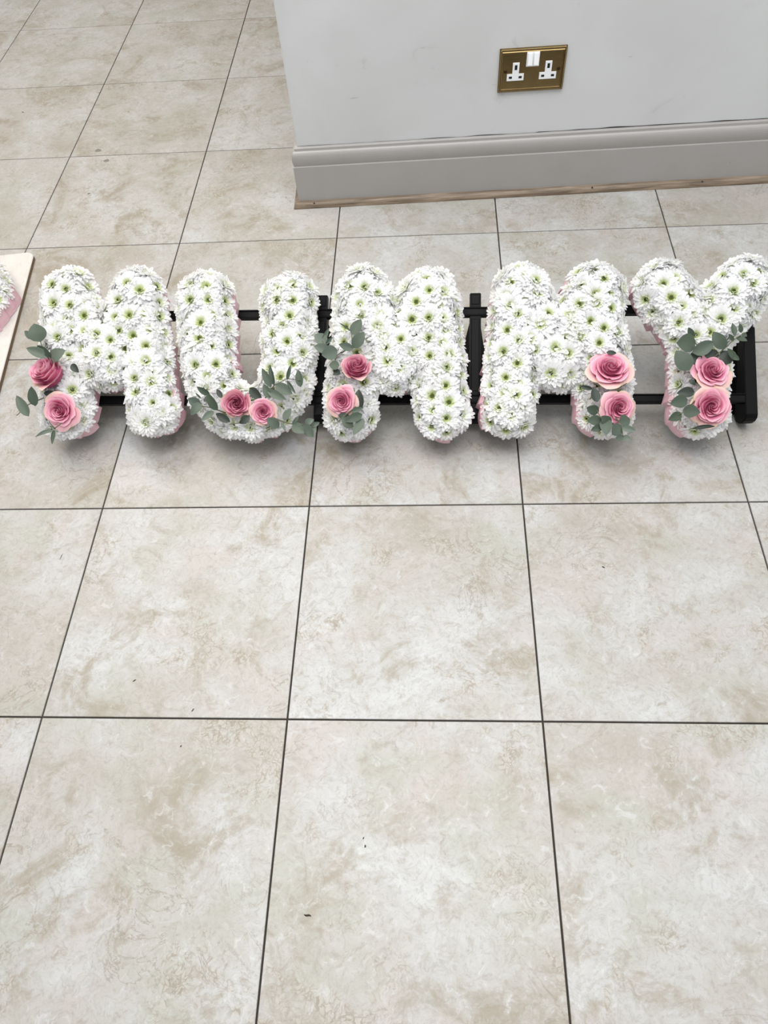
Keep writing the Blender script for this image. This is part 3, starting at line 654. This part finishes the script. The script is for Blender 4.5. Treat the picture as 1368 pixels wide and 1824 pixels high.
def build_letter(name, data, mat, u0, v0, fr=0.0392, seed=1, bias=None):
    rg = random.Random(seed)
    root = empty(name, mat @ Matrix.Translation((u0, v0, 0)))
    S = [[(u-u0, v-v0) for u, v in pa] for pa in data['strokes']]
    allp = [p for pa in S for p in pa]
    bb = (min(p[0] for p in allp)-0.06, max(p[0] for p in allp)+0.06, min(p[1] for p in allp)-0.06, max(p[1] for p in allp)+0.06)
    dist = make_dist(S, fr)
    loops = contours(dist, bb)
    # foam body on its plastic backing
    for nm, mt, n0, n1, ins in (('backing_tray', M['tray'], 0.0008, 0.006, 0.0), ('foam_body', M['foam'], 0.006, 0.050, 0.003)):
        bm = bmesh.new(); edges = []
        for lp in loops:
            q = resample(lp, 0.008); g = [grad(dist, p) for p in q]
            vv = [bm.verts.new((p[0]-gg.x*ins, p[1]-gg.y*ins, n1)) for p, gg in zip(q, g)]
            lo = [bm.verts.new((p[0]-gg.x*ins, p[1]-gg.y*ins, n0)) for p, gg in zip(q, g)]
            k = len(vv)
            for i in range(k):
                bm.faces.new((lo[i], lo[(i+1) % k], vv[(i+1) % k], vv[i])); 
                e = bm.edges.get((vv[i], vv[(i+1) % k])); edges.append(e)
        bmesh.ops.triangle_fill(bm, use_beauty=True, edges=edges)
        bmesh.ops.recalc_face_normals(bm, faces=bm.faces)
        from_bm(nm, bm, mt, root)
    # pleated ribbon round the edge
    V, F = [], []
    for lp in loops:
        q = resample(lp, 0.0042); g = [grad(dist, p) for p in q]; k = len(q); i0 = len(V); per = 8
        amp = {}
        for i in range(k):
            ph = (i % per)/per; pl = i//per
            if pl not in amp: amp[pl] = rg.uniform(0.3, 1.25)
            ex = 0.0
            if bias and (len(bias) < 3 or q[i][0] < bias[2]): ex = max(0.0, g[i].x*bias[0]+g[i].y*bias[1]-0.25)*0.0095
            o0 = 0.0028 + 0.0052*ph*amp[pl]
            for n_, fl in ((-0.0005, 0.0028*ph*amp[pl]+ex), (0.012, 0.002*ph+ex), (0.032, ex*0.85), (0.047, ex*0.3-0.001)):
                V.append((q[i][0]+g[i].x*(o0+fl), q[i][1]+g[i].y*(o0+fl), max(0.0006, n_+0.002*math.sin(pl*1.7)) if n_ < 0.01 else n_))
        for i in range(k):
            j = (i+1) % k
            for r in range(3): F.append((i0+i*4+r, i0+j*4+r, i0+j*4+r+1, i0+i*4+r+1))
    mesh_obj('ribbon', V, F, M['ribbon'], root, smooth=False)['label'] = 'pleated pink satin ribbon'
    # blooms: edge ring leaning outwards, then those whose eyes the photo shows, then filling
    placed = []
    def far(p, r): return all((p[0]-x)**2+(p[1]-y)**2 > r*r for x, y in placed)
    for lp in loops:
        for p in resample(lp, 0.031):
            g = grad(dist, p)
            hi = max(0.0, min(1.0, (p[1]-0.03)/0.2)); off = -0.002+0.004*hi
            t = math.radians(rg.uniform(50, 68))
            q = (p[0]+g.x*off+rg.uniform(-0.003, 0.003), p[1]+g.y*off+rg.uniform(-0.003, 0.003))
            add_bloom(root, Vector((q[0], q[1], 0.046+rg.uniform(-0.002, 0.004))), (g.x*math.sin(t), g.y*math.sin(t), math.cos(t)), rg.uniform(0.84, 1.0)*(1+0.08*hi), rg)
    def top(p, low=0.0):
        d = dist(p); g = grad(dist, p)
        k = max(0.0, min(1.0, (d+0.034)/0.036)); t = math.radians(36)*k
        ax = (g.x*math.sin(t)+rg.uniform(-0.12, 0.12), g.y*math.sin(t)+rg.uniform(-0.12, 0.12), math.cos(t))
        add_bloom(root, Vector((p[0], p[1], 0.067-low-0.012*k+rg.uniform(-0.003, 0.004))), ax, rg.uniform(0.86, 1.06), rg)
        placed.append(p)
    roses = [(u-u0, v-v0, R) for u, v, R, _, _ in data['roses']]
    for u, v in data['eyes']:
        p = (u-u0, v-v0)
        if dist(p) < -0.006 and far(p, 0.014): top(p)
    xs, ys = bb[:2], bb[2:]
    for _ in range(2600):
        p = (rg.uniform(*xs), rg.uniform(*ys))
        if dist(p) < -0.005 and far(p, 0.0252) and all(math.hypot(p[0]-a, p[1]-b) > c*0.55 for a, b, c in roses): top(p, 0.008)
    for i, (u, v, R, tu, tv) in enumerate(data['roses']):
        add_rose(root, u-u0, v-v0, R, tu, tv, seed*2+i, 0.07 if R > 0.03 else 0.076)
    for stem, leaves in data['sprigs']:
        pts = [(u-u0, v-v0, 0.088+0.004*i) for i, (u, v) in enumerate(stem)]
        V, F = tube(pts, [0.0013, 0.0011, 0.0008, 0.0007, 0.0006][:len(pts)], 6)
        sp = mesh_obj('eucalyptus_sprig', V, F, M['stem'], root)
        for (a0, a1, b0, b1, w, dk) in leaves:
            z = 0.094 if dk < 2 else 0.086
            add_leaf(sp, (a0-u0, a1-v0), (b0-u0, b1-v0), w, dk, z+rg.uniform(-0.002, 0.002), z+rg.uniform(0.0, 0.012) if dk < 2 else z, rg)
    return root

labels = {
 'M1': 'white chrysanthemum letter M at the left end, two roses on its left leg',
 'U': 'white chrysanthemum letter U with two pink roses on its bottom curve',
 'M2': 'white chrysanthemum letter M in the middle of the row, directly right of the U',
 'M3': 'white chrysanthemum letter M beside the Y, roses on its right leg',
 'Y': 'white chrysanthemum letter Y with two pink roses stacked on its stem',
}
for i, (k, dta) in enumerate(LETTERS.items()):
    pts = [p for pa in dta['strokes'] for p in pa]
    u0 = (min(p[0] for p in pts)+max(p[0] for p in pts))/2; v0 = min(p[1] for p in pts)-0.03
    o = build_letter('floral_letter', dta, RM, u0, v0, seed=i+1, bias={'M1': (1.1, -0.2), 'U': (1.6, 0, -0.03), 'M2': (0, -0.8), 'M3': (-1.6, 0.3), 'Y': (-1.3, -0.1)}[k])
    tag(o, labels[k], 'flower letter', 'flower letters on the black rack')

# ---------------------------------------------------------------- white board with another tribute at the left edge
bdir = Vector((-0.314+0.369, 0.75-1.182, 0)).normalized()         # right edge, running towards the viewer
BX = Vector((-bdir.y, bdir.x, 0)); BX = BX if BX.x > 0 else -BX
BM_ = frame(Vector((-0.372, 1.217, 0.0)), BX, -bdir, Vector((0, 0, 1)))   # origin at far right corner: x right, y away
brd = empty('white_board', BM_); tag(brd, 'white painted board with rounded corner lying on the tiles at the left edge', 'board')
def rounded(x0, x1, y0, y1, r, n=6):
    P = []
    for cx, cy, a0 in ((x1-r, y1-r, 0), (x0+r, y1-r, 90), (x0+r, y0+r, 180), (x1-r, y0+r, 270)):
        for i in range(n+1):
            a = math.radians(a0+90*i/n); P.append((cx+r*math.cos(a), cy+r*math.sin(a)))
    return P
P = rounded(-0.62, 0.0, -0.80, 0.0, 0.022)
n = len(P)
V = [(x, y, 0.001) for x, y in P] + [(x, y, 0.0105) for x, y in P]
mesh_obj('board_edge', V, [(k, (k+1) % n, n+(k+1) % n, n+k) for k in range(n)] + [tuple(range(n))[::-1]], M['board_edge'], brd, smooth=False)['label'] = 'bare brown board edge'
Pi = rounded(-0.6185, -0.0015, -0.7985, -0.0015, 0.021)
V = [(x, y, 0.0105) for x, y in P] + [(x, y, 0.0122) for x, y in Pi]
mesh_obj('painted_face', V, [(k, (k+1) % n, n+(k+1) % n, n+k) for k in range(n)] + [tuple(range(n, 2*n))], M['board'], brd, smooth=False)

trib = dict(strokes=[[(-0.24, -0.09), (-0.085, -0.135), (-0.05, -0.20), (-0.07, -0.265), (-0.24, -0.33)]], eyes=[], roses=[], sprigs=[])
TRIB_M = BM_ @ Matrix.Translation((0, 0, 0.0122))
tb = build_letter('floral_tribute', trib, TRIB_M, -0.1, -0.2, fr=0.038, seed=23, bias=(1, -0.3))
tag(tb, 'white chrysanthemum tribute with pink ribbon lying on the white board', 'flower tribute')

# ---------------------------------------------------------------- scraps dropped on the tiles
def scrap(name, loc, size, rot, mat, label, cat, bent=0.2):
    a, b, c = size; V, F = [], []
    for i in range(6):
        t = i/5-0.5; w = b*(1-(2*t)**2*0.7)
        for s, h in ((-1, 0), (0, 1), (1, 0)):
            V.append((t*a, s*w/2 + bent*b*math.sin(t*7), c*h*(0.6+0.4*math.cos(t*9))))
    for i in range(5):
        for s in range(2): F.append((i*3+s, i*3+s+1, i*3+s+4, i*3+s+3))
    o = mesh_obj(name, V, F, mat); o.location = (loc[0], loc[1], 0.0003); o.rotation_euler.z = rot
    return tag(o, label, cat)
SCRAPS = [
 ('plant_scrap', (0.467, -0.276), (0.0105, 0.0028, 0.0018), -0.15, 'chip', 'tiny dark twig scrap alone on the nearest middle tile'),
 ('plant_scrap', (0.544, -0.185), (0.0040, 0.0024, 0.0012), 1.2, 'scrap_green', 'nearer of two dark specks on the nearest middle tile'),
 ('plant_scrap', (0.541, -0.174), (0.0028, 0.0018, 0.001), 0.8, 'scrap_green', 'farther of two dark specks on the nearest middle tile'),
 ('plant_scrap', (0.143, 0.066), (0.0062, 0.0022, 0.0014), 0.5, 'chip', 'dark brown flake on the tile below the letter U, in its left half'),
 ('plant_scrap', (0.252, 0.016), (0.0064, 0.0018, 0.0014), 0.9, 'chip', 'dark brown flake near the front joint of the tile below the letter U'),
 ('plant_scrap', (0.948, 0.281), (0.0055, 0.0024, 0.0014), -0.8, 'chip', 'dark brown flake on the tile below the right-hand M and Y'),
 ('plant_scrap', (-0.052, 0.309), (0.0125, 0.0012, 0.001), 1.4, 'scrap_green', 'thin curved dark hair-like scrap on the tile at the left edge'),
 ('plant_scrap', (-0.301, 1.483), (0.0085, 0.0030, 0.0014), 0.1, 'chip', 'dark flake on the tile behind the left-end M'),
 ('plant_scrap', (-0.633, 1.94), (0.008, 0.0030, 0.0014), -0.6, 'chip', 'dark flake on the farthest left tiles near the photo edge'),
 ('plant_scrap', (0.243, -0.043), (0.0032, 0.0022, 0.001), 0.6, 'scrap_green', 'small dark speck on the nearest tile left of the middle joint'),
]
for nm, lo, sz, ro, mt, lb in SCRAPS: scrap(nm, lo, sz, ro, M[mt], lb, 'scrap')

for (x, y), r, lb in (((-0.329, 1.701), 0.0095, 'larger round grey drip stain on the far left tiles'), ((-0.29, 1.645), 0.0085, 'smaller round grey drip stain on the far left tiles')):
    n = 18; V = [(0, 0, 0.0006)]; F = []
    for q, (k, z) in enumerate(((0.6, 0.0006), (0.9, 0.0005), (1.0, 0.0001))):
        for i in range(n):
            a = 2*math.pi*i/n; rr = r*k*(1+0.12*math.sin(3*a+x*50)); V.append((rr*math.cos(a), rr*0.8*math.sin(a), z))
    for i in range(n): F.append((0, 1+i, 1+(i+1) % n))
    for q in (0, 1):
        for i in range(n): F.append((1+q*n+i, 1+(q+1)*n+i, 1+(q+1)*n+(i+1) % n, 1+q*n+(i+1) % n))
    o = mesh_obj('drip_stain', V, F, M['stone_spot']); o.location = (x, y, 0.0001); tag(o, lb, 'stain')
